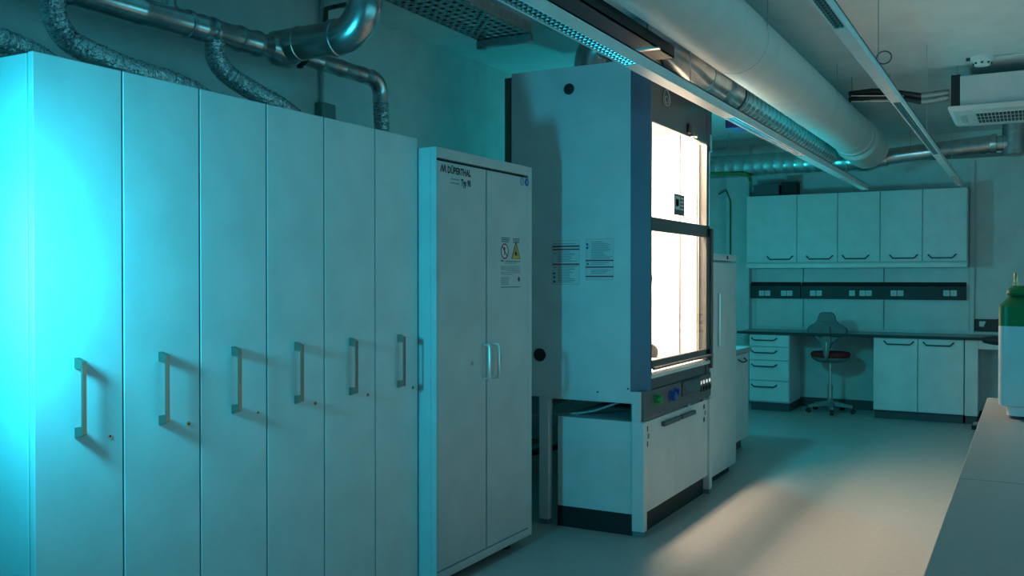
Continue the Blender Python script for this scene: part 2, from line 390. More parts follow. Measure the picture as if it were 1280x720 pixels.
# interior
IX, IZ0, IZ1 = -2.52, .885, 2.44
obj('liner', MB().box(IX-.01, IX, YH0+.05, YH1-.05, IZ0, IZ1).box(IX, -1.93, YH0+.04, YH0+.05, IZ0, IZ1).box(IX, -1.93, YH1-.05, YH1-.04, IZ0, IZ1)
    .box(IX, -1.93, YH0+.04, YH1-.04, IZ1, IZ1+.01), 'liner', fh, label='white inner lining')
obj('worktop', MB().box(IX, -1.931, YH0+.04, YH1-.04, IZ0-.03, IZ0, .003), 'liner', fh)
YI = YH1-.05
xsm = onY(850, 360, YI-.008).x
for x0, x1 in ((IX+.01, xsm-.003), (xsm+.003, -1.935)):
    obj('lining_plate', MB().box(x0, x1, YI-.008, YI-.0005, IZ0+.004, 2.40, .002), 'liner', fh)
obj('lining_seal', MB().box(xsm-.004, xsm+.004, YI-.0095, YI-.0005, IZ0+.004, 2.40), 'black', fh)
q = onY(813, 440, YI-.008)
obj('service_port', MB().cyl((q.x, YI-.008, q.z), .055, .02, -VY, 24), 'black', fh, True)
q = onY(811, 348, YI-.008)
obj('service_port', MB().cyl((q.x, YI-.008, q.z), .028, .02, -VY, 24), 'black', fh, True)
obj('baffle_plate', MB().box(IX+.012, IX+.02, YH0+.06, YH1-.07, 1.0, 2.25, .002), 'liner', fh)
obj('lamp_housing', MB().box(-2.15, -1.985, 5.02, 5.74, 2.424, 2.4395), 'liner', fh)
# fixed upper window and its guides
obj('window_pane', MB().box(-1.872, -1.868, YA+.01, YB+.03, 1.83, 2.30), 'glass', fh, label='upper glass pane')
for y in (YB-.06, YB-.015): obj('guide_rail', MB().box(-1.91, -1.895, y-.010, y+.010, .9, 2.3), 'alu', fh)
obj('guide_rail', MB().box(-1.885, -1.85, YB+.055, YB+.075, .88, 2.295, .003), 'alu', fh)
obj('guide_rail', MB().box(-1.885, -1.862, YA+.012, YA+.022, .9, 2.295), 'alu', fh)
# sash
z_b = onX(812, 281, XF).z; zs0 = onX(812, 461, XF).z
YS1 = YB+.05
fr_ = MB().box(XF-.022, XF, YA+.012, YS1, z_b-.030, z_b+.048, .003).box(XF-.022, XF, YA+.012, YS1, zs0-.005, zs0+.042, .003).box(XF-.022, XF, YS1-.045, YS1, zs0, z_b+.032, .003).box(XF-.022, XF, YA+.012, YA+.02, zs0, z_b)
sa = obj('sash_frame', fr_, 'hood_dark', fh, label='dark sliding sash frame')
obj('sash_pane', MB().box(XF-.014, XF-.010, YA+.02, YS1-.045, zs0+.04, z_b-.02), 'glass', sa)
obj('sash_handle', MB().tube([(XF+.012, YA+.02, zs0-.002), (XF+.012, YS1+.02, zs0-.002)], .009, 8), 'hood_dark', sa, True)
obj('handle_bracket', MB().box(XF-.02, XF+.015, YS1+.005, YS1+.035, zs0-.09, z_b+.03, .004), 'hood_dark', sa)
obj('seam_line', MB().box(XF-.0145, XF-.0135, YA+.02, YS1-.05, z_b-.023, z_b-.02), 'alu', sa)
q = onX(849, 256, -1.868)
nt_ = obj('window_notice', MB().box(-1.868, -1.8665, q.y-.095, q.y+.095, q.z-.065, q.z+.062), 'hood_dark', fh, label='small printed notice stuck on the glass')
obj('notice_picture', MB().box(-1.8665, -1.866, q.y-.085, q.y+.005, q.z-.03, q.z+.05), 'paper', nt_)
obj('notice_picture', MB().box(-1.8665, -1.866, q.y-.070, q.y-.010, q.z-.012, q.z+.032), 'ink_red', nt_)
for k in range(4): obj('print_line', MB().box(-1.8665, -1.866, q.y+.015, q.y+.085, q.z+.035-.022*k, q.z+.045-.022*k), 'paper', nt_)
obj('sill', MB().prism([(-1.93, .86), (-1.93, .888), (-1.86, .893), (-1.842, .880), (-1.842, .862)], 'y', YA+.01, YB+.06), 'fixture', fh, label='pale airfoil sill')
obj('sill_base', MB().box(-1.93, -1.852, YA+.005, YB+.08, .795, .860), 'hood_dark', fh)
# control panel
cp_ = obj('control_panel', MB().prism([(-1.93, .632), (-1.866, .632), (-1.852, .65), (-1.852, .80), (-1.93, .80)], 'y', YH0+.026, YH1), 'panel_grey', fh, label='grey control panel with knobs and display')
XC = -1.852
def knob(u, v, r, m, l):
    q = onX(u, v, XC); k = obj('knob', MB().lathe((XC, q.y, q.z), [(r*1.25, 0), (r*1.25, .006), (r, .008), (r*.9, l)], VX, 20), m, cp_, True)
    return q
knob(820, 499, .026, 'knob_green', .035); knob(838, 495, .028, 'knob_blue', .035); knob(844, 489.5, .02, 'knob_blue', .03)
q0, q1 = onX(852, 506, XC), onX(874, 483, XC)
obj('display', MB().box(XC-.002, XC+.012, q0.y, q1.y, .70, .79, .004), 'hood_dark', cp_)
obj('display_screen', MB().box(XC+.012, XC+.013, q0.y+.03, q1.y-.03, .712, .778), 'screen', cp_)
for k in range(4):
    q = onX(876+3.6*k, 478.5-1.2*k, XC)
    obj('indicator', MB().cyl((XC, q.y, q.z), .012, .004, VX, 12), 'lit_white', cp_, True)
    obj('outlet', MB().cyl((XC, q.y, q.z-.042), .018, .008, VX, 14), 'black', cp_, True)
for u, v in ((861, 506.5), (880, 499.5)):
    q = onX(u, v, XC); obj('tag_plate', MB().box(XC, XC+.002, q.y-.025, q.y+.025, q.z-.008, q.z+.008), 'alu', cp_)
# support frame
def leg(x0, x1, y0, y1, top=UZ):
    l = obj('leg', MB().box(x0, x1, y0, y1, .03, top, .002), 'hood_white', fh)
    obj('leg_foot', MB().box(x0+.003, x1-.003, y0+.003, y1-.003, 0, .03), 'chair_grey', l)
leg(-1.913, XF+.002, YH0, YH0+.05, UZ-.105); leg(-2.487, -2.425, YH0, YH0+.05)
leg(-1.903, XF+.002, YH1-.055, YH1, UZ-.105); leg(-2.487, -2.425, YH1-.05, YH1)
obj('frame_rail', MB().box(-2.425, -1.913, YH0+.002, YH0+.04, UZ-.006, UZ, .001), 'hood_white', fh)
obj('body_floor', MB().box(XR+.02, -1.93, YH0+.025, YH1-.025, .80, .83), 'hood_dark', fh)
# ports and stickers on the side panel
def onside(u, v): return onY(u, v, YH0)
for u, v, r in ((711.5, 111.5, .030), (675, 443.5, .036)):
    q = onside(u, v); pt = obj('cable_port', MB().lathe((q.x, YH0, q.z), [(r*1.05, 0), (r*1.05, .006), (r*.8, .008)], -VY, 24), 'black', fh, True)
for u, v in ((747, 490), (785, 486)):
    q = onside(u, v); obj('screw', MB().cyl((q.x, YH0, q.z), .005, .003, -VY, 10), 'ink', fh)
def notice(u0, v0, u1, v1, bars, dots, name):
    a, b = onside(u0, v1), onside(u1, v0); wv, hv = b.x-a.x, b.z-a.z
    n = obj('notice_sheet', MB().slab((a.x, YH0+.0005, a.z), VX, VZ, 0, wv, 0, hv, .0012), 'paper', fh, label=name)
    O = Vector((a.x, YH0-.0007, a.z))
    for x0, x1, z0, z1 in ((0, 1, 0, .006), (0, 1, .994, 1), (0, .008, 0, 1), (.992, 1, 0, 1)):
        obj('border_line', MB().slab(O, VX, VZ, wv*x0, wv*x1, hv*z0, hv*z1, .0002), 'paper_line', n)
    for z, m in bars: obj('title_bar', MB().slab(O, VX, VZ, 0, wv, hv*(z-.012), hv*(z+.018), .0004), m, n)
    for x, z, m in dots: obj('pictogram', MB().cyl(O+VX*wv*x+VZ*hv*z, wv*.04, .0004, -VY, 14), m, n)
    z = .05
    rows = 0
    while z < .95:
        if all(abs(z-bz) > .045 for bz, _ in bars):
            obj('print_line', MB().slab(O, VX, VZ, wv*.2, wv*(.62+.34*random.random()), hv*z, hv*(z+.014), .0003), 'paper_line', n)
            if random.random() < .5 and rows % 3 == 0: obj('print_line', MB().slab(O, VX, VZ, wv*.05, wv*.15, hv*z, hv*(z+.02), .0003), 'paper_line', n)
        z += .036; rows += 1
notice(690.5, 300, 724.5, 355.5, [(.86, 'ink'), (.79, 'ink_red'), (.455, 'ink_red')], [(.07, .25, 'ink_blue'), (.07, .165, 'ink_blue'), (.07, .065, 'ink_blue')], 'printed safety notice with three dark title bars, part shaded')
notice(732, 298, 767, 350, [(.47, 'ink_red'), (.31, 'ink_red'), (.085, 'ink_red')], [(.06, .87, 'ink_blue'), (.06, .78, 'ink_blue'), (.08, .39, 'knob_green')], 'printed safety notice with two blue pictograms')
# hanging cable under the hood
q = [onY(690, 517, 4.95), onY(705, 517.3, 4.95), onY(728, 516, 4.95), onY(745, 513, 4.95), onY(765, 506, 4.95), onY(785, 499, 4.95), onY(790, 496, 4.95)]
tag(obj('power_cable', MB().tube(q, .006, 8), 'cable_white', None, True), 'pale cable sagging under the fume hood body', 'cable')

# ------------------------------------------------------------------ cabinet under the hood
bc = thing('base_cabinet', 'white two-door cabinet standing under the fume hood', 'cabinet', (-2.12, 5.45, 0))
obj('body', MB().box(-2.372, -1.878, YH0+.012, YH1-.06, .118, .63, .002), 'carcass', bc)
obj('kick_plate', MB().box(-2.375, -1.885, YH0+.014, YH1-.062, 0, .118), 'black', bc)
yd = onX(844.5, 580, -1.857).y
for k, (a, b) in enumerate(((YH0+.053, yd-.002), (yd+.002, YH1-.058))):
    d = obj('door', MB().box(-1.878, -1.857, a, b, .122, .625, .002), 'door_white', bc)
    c0, c1 = ((onX(828, 530, -1.85).y, onX(848, 524, -1.85).y), (onX(850.5, 521, -1.85).y, onX(867, 514, -1.85).y))[k]
    obj('handle', MB().box(-1.857, -1.832, c0, c1, .568, .595, .004), 'panel_grey', d, label='dark grey grip handle')
    ys = a+.035 if k == 0 else b-.07
    for j in range(3): obj('door_label', MB().box(-1.857, -1.8562, ys-.02+.022*(j % 2), ys+.012+.022*(j % 2), .60-.042*j-.03, .60-.042*j), 'ink' if j != 1 else 'paper_line', d)

# ------------------------------------------------------------------ pipes behind, between safety cabinet and hood
for k, (m, pts, r, lb) in enumerate([
    ('cable_white', [(-2.66, 4.50, .52), (-2.60, 4.74, .56), (-2.56, 5.2, .66), (-2.56, 5.9, .70)], .022, 'thick pale hose rising behind the fume hood leg'),
    ('galv_dull', [(-3.36, 4.46, .62), (-3.0, 4.5, .62), (-3.0, 6.0, .62), (-3.36, 6.04, .62)], .025, 'straight grey steel pipe low behind the fume hood'),
    ('dark_rubber', [(-2.9, 4.5, .35), (-2.8, 4.75, .28), (-2.74, 5.1, .33), (-2.7, 5.9, .3)], .02, 'black rubber hose low behind the fume hood'),
    ('copper', [(-3.36, 4.5, .25), (-3.1, 4.55, .25), (-3.1, 6.0, .25), (-3.36, 6.05, .25)], .011, 'thin copper pipe near the floor behind the hood')]):
    tag(obj('service_pipe', MB().tube(pts, r, 10), m, None, True), lb, 'pipe', 'service pipes behind the hood')

# ------------------------------------------------------------------ refrigerator
rf = thing('refrigerator', 'tall white refrigerator standing behind the fume hood', 'refrigerator', (-2.2, 6.48, 0))
YR0, YR1, XRF = 6.12, 6.835, -1.89
obj('body', MB().box(-2.50, XRF-.045, YR0, YR1, .03, 1.55, .01), 'carcass', rf)
obj('door', MB().box(XRF-.04, XRF, YR0, YR1, .06, 1.535, .014), 'door_white', rf, True)
tp = obj('top_cover', MB().box(-2.50, XRF, YR0, YR1, 1.545, 1.592, .008), 'door_white', rf, True)
q = onX(909.5, 320, XRF)
obj('badge', MB().box(XRF, XRF+.002, q.y-.02, q.y+.01, 1.557, 1.582), 'ink', rf)
obj('grip', MB().box(XRF, XRF+.018, 6.355, 6.375, .95, 1.32, .004), 'alu', rf)
obj('base_plate', MB().box(-2.45, XRF-.05, YR0+.02, YR1-.02, 0, .03), 'black', rf)

# ------------------------------------------------------------------ low cabinet after the refrigerator
lc = thing('base_cabinet', 'white low cabinet under a pale worktop between refrigerator and desk', 'cabinet', (-2.4, 7.4, 0))
obj('body', MB().box(-2.66, -2.092, 6.90, 7.86, .09, .805, .002), 'carcass', lc)
obj('kick_plate', MB().box(-2.62, -2.13, 6.92, 7.84, 0, .09), 'plinth', lc)
def bow_handle(parent, pts, m='ink', r=.0055):
    obj('handle', MB().tube(pts, r, 8), m, parent, True, 'dark bow handle')
for a, b in ((6.902, 7.378), (7.382, 7.858)):
    d = obj('door', MB().box(-2.092, -2.072, a, b, .095, .80, .002), 'door_white', lc)
    c = (a+b)/2
    bow_handle(d, [(-2.072, c-.09, .765), (-2.045, c-.075, .745), (-2.04, c-.06, .74), (-2.04, c+.06, .74), (-2.045, c+.075, .745), (-2.072, c+.09, .765)])
tag(obj('worktop', MB().box(-2.70, -2.055, 6.885, 7.885, .808, .850, .003), 'bench_top', None), 'pale slab worktop lying on the low cabinet behind the refrigerator', 'worktop')

# ------------------------------------------------------------------ far wall: desk run
YC = 10.10
wt = thing('desk_worktop', 'long grey desk worktop with black front edge against the far wall', 'worktop', (-1.08, 10.4, .825))
obj('slab', MB().box(-2.785, .62, 10.082, WB-.03, .825, .850), 'worktop_grey', wt)
obj('front_edge', MB().box(-2.785, .62, 10.070, 10.082, .8255, .851, .002), 'black', wt, label='black edging')
struct('trim_3', MB().box(-2.785, .62, WB-.03, WB-.012, .80, .875), 'wall', 'pale upstand along the back of the desk worktop')
zz = lambda v, u=960: onY(u, v, YC).z
def desk_handle(parent, x0, x1, z, y, drop=.022):
    bow_handle(parent, [(x0, y, z), (x0+.006, y-.018, z-.004), (x0+.032, y-.024, z-drop), (x1-.032, y-.024, z-drop), (x1-.006, y-.018, z-.004), (x1, y, z)], r=.0065)
dr = thing('drawer_unit', 'white drawer unit with four drawers under the desk', 'drawer unit', (-2.44, 10.4, 0))
obj('body', MB().box(-2.655, -2.232, YC+.022, WB-.06, .09, .825, .002), 'carcass', dr)
obj('kick_plate', MB().box(-2.645, -2.24, YC+.05, WB-.08, 0, .09), 'plinth', dr)
zs = [min(.82, zz(v)) for v in (414.5, 433.5, 450.5, 476, 502)]
for k in range(4):
    d = obj('drawer', MB().box(-2.655, -2.236, YC, YC+.02, zs[k+1]+.003, zs[k]-.003, .002), 'door_white', dr)
    desk_handle(d, -2.63, -2.36, (zs[k] if k else zs[0]+.004)-.042, YC)
db = thing('base_cabinet', 'white two-door cabinet under the right part of the desk', 'cabinet', (-.97, 10.4, 0))
obj('body', MB().box(-1.392, -.562, YC+.022, WB-.06, .085, .825, .002), 'carcass', db)
obj('kick_plate', MB().box(-1.385, -.57, YC+.05, WB-.08, 0, .085), 'plinth', db)
for a, b in ((-1.392, -.979), (-.975, -.562)):
    d = obj('door', MB().box(a+.002, b-.002, YC, YC+.02, .092, .82, .002), 'door_white', db)
    x0, x1 = (onY(1105, 428, YC).x, onY(1142, 428, YC).x) if a < -1 else (onY(1154, 428, YC).x, onY(1192, 428, YC).x)
    desk_handle(d, x0, x1, .79, YC, .03)
ds = thing('desk_pedestal', 'white panel leg and apron carrying the right end of the desk', 'desk', (-.1, 10.4, 0))
obj('panel_leg', MB().box(-.555, -.440, YC+.004, WB-.06, .085, .825, .002), 'door_white', ds)
obj('leg_plinth', MB().box(-.55, -.45, YC+.04, WB-.08, 0, .085), 'plinth', ds)
obj('apron', MB().box(-.440, .55, YC+.01, YC+.03, .735, .825, .002), 'door_white', ds)
obj('panel_leg', MB().box(.55, .60, YC+.004, WB-.06, 0, .825, .002), 'door_white', ds)
obj('back_panel', MB().box(-.44, .55, WB-.10, WB-.08, .08, .80), 'carcass', ds)
# splash panels
us = [(-2.735, -2.215), (-2.205, -1.375), (-1.365, -.548)]
for k, (a, b) in enumerate(us):
    tag(obj('splash_panel', MB().box(a, b, WB-.025, WB-.0005, .876, 1.535, .002), 'door_white'), ['narrow pale splash panel above the drawer unit', 'pale splash panel behind the swivel chair', 'pale splash panel above the two-door desk cabinet'][k], 'panel', 'splash panels over the desk')
# power trunking
tk = thing('power_trunking', 'long black power trunking with paired sockets over the desk', 'trunking', (-1.6, WB-.06, 1.25))
tz0, tz1 = onY(1100, 374.5, WB-.07).z, onY(1100, 358, WB-.07).z
for a, b in ((-2.79, -2.235), (-2.225, -.575)):
    obj('housing', MB().prism([(WB-.026, tz0), (WB-.075, tz0+.004), (WB-.075, tz1), (WB-.026, tz1+.045)], 'x', a, b), 'trunking', tk)
for u in (952, 959.5, 979.5, 987, 1016, 1024, 1065, 1078, 1086, 1117, 1125.5, 1183, 1192):
    q = onY(u, 366.5, WB-.076)
    s = obj('socket', MB().box(q.x-.030, q.x+.030, WB-.079, WB-.074, q.z-.030, q.z+.030, .004), 'socket', tk)
    obj('socket_well', MB().cyl((q.x, WB-.079, q.z), .017, .0006, -VY, 16), 'safety_grey', s)
t2 = thing('power_trunking', 'short black power trunking low on the wall at the desk end', 'trunking', (0, WB-.03, .95))
obj('housing', MB().box(-.495, .60, WB-.06, WB-.001, .885, 1.005, .004), 'trunking', t2)
for u in (1228, 1236):
    q = onY(u, 404, WB-.06); s = obj('socket', MB().box(q.x-.030, q.x+.030, WB-.065, WB-.059, .93, .985, .004), 'socket', t2)
# wall cupboards
YK = 10.35
kx = [-2.756, -2.210, -1.788, -1.366, -.962, -.553]
kz0, kz1 = 1.595, 2.328
lab = ['white wall cupboard at the left end above the drawer unit, wider than the rest', 'white wall cupboard second from the wide end cupboard', 'white wall cupboard in the middle of the run of five', 'white wall cupboard second from the vertical cable channel', 'white wall cupboard right beside the vertical cable channel']
hu = [(959, 991), (1008, 1041), (1053, 1086), (1112, 1147), (1160, 1195)]
for k in range(5):
    c = thing('wall_cupboard', lab[k], 'cupboard', ((kx[k]+kx[k+1])/2, YK+.17, kz0), 'wall cupboards over the desk')
    obj('body', MB().box(kx[k]+.001, kx[k+1]-.001, YK+.02, WB-.001, kz0, kz1, .002), 'carcass', c)
    d = obj('door', MB().box(kx[k]+.003, kx[k+1]-.003, YK, YK+.019, kz0+.002, kz1-.002, .002), 'door_white', c)
    x0, x1 = onY(hu[k][0], 322, YK).x, onY(hu[k][1], 322, YK).x
    desk_handle(d, x0, x1, onY(1050, 319.5, YK).z, YK, .034)
tag(obj('light_pelmet', MB().prism([(YK+.005, 1.535), (YK+.005, 1.575), (YK+.02, 1.594), (WB-.002, 1.594), (WB-.002, 1.56), (YK+.03, 1.535)], 'x', kx[0], kx[-1]), 'fixture'), 'pale pelmet strip running beneath the wall cupboards', 'pelmet')
for k, (x0, x1, y0, h, lb, m) in enumerate(((-2.70, -2.42, 10.42, .11, 'flat dark box on top of the wide wall cupboard', 'hood_dark'), (-2.40, -2.24, 10.45, .15, 'dark taller carton on the wall cupboards', 'dark_rubber'))):
    b = thing('storage_box', lb, 'box', ((x0+x1)/2, y0+.1, kz1), 'boxes on the wall cupboards')
    obj('carton', MB().box(x0, x1, y0, y0+.2, kz1, kz1+h, .003), m, b)
    obj('lid', MB().box(x0-.005, x1+.005, y0-.005, y0+.205, kz1+h, kz1+h+.02, .003), 'panel_grey', b)

# ------------------------------------------------------------------ swivel chair
q = onY(1037.5, 514, 10.33); cx, cy = q.x, 10.33
ch = thing('swivel_chair', 'lab swivel chair with winged grey back and dark red seat at the desk', 'chair', (cx, cy, 0))
sz = onY(1038, 447, cy).z
# backrest: winged shell seen from behind
zb = lambda v: onY(1038, v, cy-.22).z
out = [(-.030, zb(436)), (-.060, zb(428)), (-.12, zb(422)), (-.180, zb(417.5)), (-.196, zb(414)), (-.192, zb(411)), (-.160, zb(407.5)), (-.115, zb(404.5)), (-.092, zb(401)), (-.082, zb(396)), (-.066, zb(392.6)), (-.04, zb(391.3))]
out = out+[(-x, z) for x, z in reversed(out)]
def shell(scale, y0, y1):
    mb = MB(); n = len(out); zc = zb(412); vs = []; bend = lambda x: .9*x*x
    for yy in (y0, y1):
        for x, z in out: vs.append((cx+x*scale, cy-.22+yy+bend(x), zc+(z-zc)*scale))
    mb.add(vs, [tuple(range(n)), tuple(range(2*n-1, n-1, -1))]+[(i, (i+1) % n, n+(i+1) % n, n+i) for i in range(n)]); return mb
bk = obj('backrest', shell(1, 0, .03), 'chair_back', ch)
obj('back_rim', shell(1.04, .01, .022), 'black', bk)
obj('back_spine', MB().prism([(cx-.022, zb(446)), (cx+.022, zb(446)), (cx+.045, zb(425)), (cx+.028, zb(408)), (cx-.028, zb(408)), (cx-.045, zb(425))], 'y', cy-.232, cy-.215), 'chair_back', bk)
st_ = obj('seat', MB().lathe((cx, cy+.02, sz+.002), [(.16, 0), (.195, .012), (.205, .035), (.19, .058), (.10, .066), (0, .062)], VZ, 28), 'chair_red', ch, True, label='dark red upholstered round seat')
obj('seat_pan', MB().lathe((cx, cy+.02, sz-.055), [(.05, 0), (.14, .012), (.19, .04), (.20, .062), (.0, .063)], VZ, 28), 'chair_grey', ch, True)
obj('back_strut', MB().tube([(cx, cy-.06, sz-.03), (cx, cy-.20, sz-.02), (cx, cy-.235, sz+.02), (cx, cy-.225, zb(428))], .012, 10), 'steel', ch, True)
obj('gas_column', MB().lathe((cx, cy, .10), [(.026, 0), (.026, .16), (.030, .165), (.030, .185), (.015, .19), (.015, sz-.15)], VZ, 16), 'steel', ch, True)
hb = obj('hub', MB().lathe((cx, cy, .07), [(.06, 0), (.06, .03), (.035, .06), (.03, .08)], VZ, 20), 'chair_grey', ch, True)
for k in range(5):
    a = 2*math.pi*k/5-math.pi/2+.25; dx, dy = math.cos(a), math.sin(a); e = Vector((cx+dx*.235, cy+dy*.235, .075))
    n = Vector((-dy, dx, 0))
    p0, p1 = Vector((cx, cy, 0)), Vector((e.x, e.y, 0))
    mb = MB(); vs = []
    for pp, w_, za, zb_ in ((p0, .03, .075, .125), (p1, .02, .06, .085)):
        vs += [pp+n*w_+VZ*za, pp-n*w_+VZ*za, pp-n*w_*.7+VZ*zb_, pp+n*w_*.7+VZ*zb_]
    mb.add(vs, [(0, 1, 2, 3), (7, 6, 5, 4), (0, 4, 5, 1), (1, 5, 6, 2), (2, 6, 7, 3), (3, 7, 4, 0)])
    arm = obj('base_arm', mb, 'chair_grey', ch)
    obj('caster', MB().cyl(e+n*-.017-VZ*.050, .025, .034, n, 16), 'black', arm, True)

# ------------------------------------------------------------------ black stool at the desk's right end
sx = -.22; sy = 9.72
so = thing('lab_stool', 'black raised stool with backrest at the desk end beside the canister', 'stool', (sx, sy, 0))
z_ = onY(1240, 424, sy).z
obj('seat', MB().lathe((sx, sy, z_-.03), [(.09, -.02), (.16, -.005), (.175, .02), (.17, .045), (.1, .055), (0, .05)], VZ, 28), 'dark_rubber', so, True)
obj('backrest', MB().prism([(sx-.12, z_+.09), (sx-.15, z_+.13), (sx-.13, z_+.17), (sx-.02, z_+.20), (sx+.13, z_+.18), (sx+.15, z_+.13), (sx+.12, z_+.09)], 'y', sy-.17, sy-.14), 'dark_rubber', so)
obj('back_strut', MB().tube([(sx, sy-.05, z_-.04), (sx, sy-.17, z_-.03), (sx, sy-.18, z_+.12)], .012, 10), 'steel', so, True)
obj('gas_column', MB().lathe((sx, sy, .09), [(.026, 0), (.026, .3), (.015, .31), (.015, z_-.13)], VZ, 16), 'steel', so, True)
for k in range(5):
    a = 2*math.pi*k/5+.3; e = Vector((sx+math.cos(a)*.25, sy+math.sin(a)*.25, .05))
    arm = obj('base_arm', MB().tube([(sx, sy, .10), e], lambda d, i: .024-.03*d*.3, 8), 'chair_grey', so, True)
    obj('glide', MB().cyl((e.x, e.y, 0), .022, .04), 'black', arm, True)

# ------------------------------------------------------------------ long bench at the right
BX, BY0, BY1, BZ = -.162, .95, 4.585, .90
bn = thing('workbench', 'long low white bench with a pale grey two-piece top in the aisle', 'bench', (.3, 2.8, 0))
for a, b in ((BY0, 2.692), (2.698, BY1)): obj('top_panel', MB().box(BX, .92, a, b, BZ-.035, BZ, .002), 'bench_top', bn)
for k in range(4):
    a = BY0+.02+k*(BY1-BY0-.04)/4; b = a+(BY1-BY0-.04)/4-.003
    u_ = obj('cabinet_unit', MB().box(BX+.04, .90, a, b, .09, BZ-.035, .002), 'carcass', bn)
    obj('unit_door', MB().box(BX+.021, BX+.04, a+.003, b-.003, .10, BZ-.045, .002), 'door_white', u_)
obj('kick_plate', MB().box(BX+.08, .88, BY0+.04, BY1-.04, 0, .09), 'plinth', bn)
# canister with green cap
cq = (.075, 4.07)
cn = thing('gas_canister', 'white canister with green shoulder cap and metal pin on the bench', 'canister', (cq[0], cq[1], BZ))
k = 1.0
rb = .178
zc_ = lambda v: onY(1250, v, cq[1]).z
zg0, zg1 = zc_(405), zc_(381)
def rbox(r, z, c=.035):
    pts = []
    for sx_, sy_ in ((1, 1), (-1, 1), (-1, -1), (1, -1)):
        for j in range(5):
            a0 = {(1, 1): 0, (-1, 1): 90, (-1, -1): 180, (1, -1): 270}[(sx_, sy_)]
            a = math.radians(a0+j*22.5); pts.append((cq[0]+sx_*(r-c)+c*math.cos(a), cq[1]+sy_*(r-c)+c*math.sin(a), z))
    return pts
def loft(levels, c=.035):
    mb = MB(); vs = []; n = 20
    for r, z in levels: vs += rbox(r, z, c)
    fs = [tuple(range(n-1, -1, -1)), tuple(range((len(levels)-1)*n, len(levels)*n))]
    for i in range(len(levels)-1):
        for j in range(n): fs.append((i*n+j, i*n+(j+1) % n, (i+1)*n+(j+1) % n, (i+1)*n+j))
    return mb.add(vs, fs)
obj('body', loft([(rb-.028, BZ+.012), (rb-.026, BZ+.045), (rb-.002, BZ+.052), (rb, BZ+.07), (rb, zg0)]), 'canister', cn, True)
obj('base_ring', loft([(rb-.035, BZ), (rb-.035, BZ+.012)]), 'black', cn, True)
obj('green_cap', loft([(rb, zg0), (rb, zg1), (rb-.030, zg1+.032), (rb-.034, zg1+.034)]), 'green_plastic', cn, True, label='green shoulder cap')
obj('lid_gasket', loft([(rb-.042, zg1+.034), (rb-.042, zg1+.038)]), 'black', cn, True)
ld = obj('green_lid', loft([(rb-.030, zg1+.038), (rb-.024, zg1+.046), (rb-.026, zg1+.058), (rb-.042, zg1+.074)]), 'green_plastic', cn, True)
q = onY(1270, 355, cq[1])
obj('metal_pin', MB().lathe((q.x, cq[1]-.06, zg1+.073), [(.009, 0), (.009, .012), (.0065, .014), (.0065, .045), (.004, .05)], VZ, 12), 'copper', cn, True)

# ------------------------------------------------------------------ ceiling lights
def ceiling_light(x0, x1, z0, z1, sections, lb, y_end):
    t = thing('linear_ceiling_light', lb, 'ceiling light', ((x0+x1)/2, 5, z0), 'pendant linear lights')
    y0 = sections[0][0]
    obj('housing', MB().box(x0, x0+.006, y0, y_end, z0+.001, z1).box(x1-.006, x1, y0, y_end, z0+.001, z1).box(x0, x1, y0, y_end, z1-.006, z1).box(x0, x1, y_end-.006, y_end, z0+.001, z1), 'fixture', t)
    for a, b, kind in sections:
        if kind == 'panel': obj('cover_panel', MB().box(x0-.001, x1+.001, a, b, z0, z0+.008, .001), 'fixture', t)
        else:
            mb = MB()
            n = int((b-a)/.034)
            for k in range(n):
                y = a+(k+.5)*(b-a)/n
                mb.add([(x0+.004, y-.006, z0+.022), (x1-.004, y-.006, z0+.022), (x1-.004, y-.001, z0+.002), (x0+.004, y-.001, z0+.002), (x0+.004, y+.006, z0+.022), (x1-.004, y+.006, z0+.022), (x1-.004, y+.001, z0+.002), (x0+.004, y+.001, z0+.002)], [(0, 1, 2, 3), (7, 6, 5, 4), (3, 2, 6, 7), (0, 4, 5, 1)])
            for j in (1, 2):
                xx = x0+(x1-x0)*j/3; mb.box(xx-.002, xx+.002, a, b, z0+.002, z0+.022)
            l = obj('louvre', mb, 'louvre_metal', t); l['kind'] = 'stuff'; l['label'] = 'bright metal louvre grid'
            obj('reflector', MB().box(x0+.006, x1-.006, a, b, z0+.026, z0+.03), 'galv_dull', t)
    for y in (2.2, 4.4, 6.6, 8.8):
        obj('hanger_wire', MB().tube([((x0+x1)/2, y, z1-.006), ((x0+x1)/2, y, CZ)], .002, 6), 'galv_dull', t)
    return t
ceiling_light(-1.480, -1.413, 2.30, 2.352, [(.8, 3.635, 'l'), (3.635, 5.09, 'panel'), (5.09, 6.9, 'l'), (6.9, 8.6, 'panel'), (8.6, 9.86, 'l')], 'long pendant linear light passing in front of the fume hood', 9.868)
ceiling_light(-.615, -.567, 2.30, 2.337, [(.8, 3.458, 'l'), (3.458, 5.04, 'panel'), (5.04, 7.3, 'l'), (7.3, 8.9, 'panel'), (8.9, 9.86, 'l')], 'long pendant linear light hanging over the open aisle floor', 9.868)

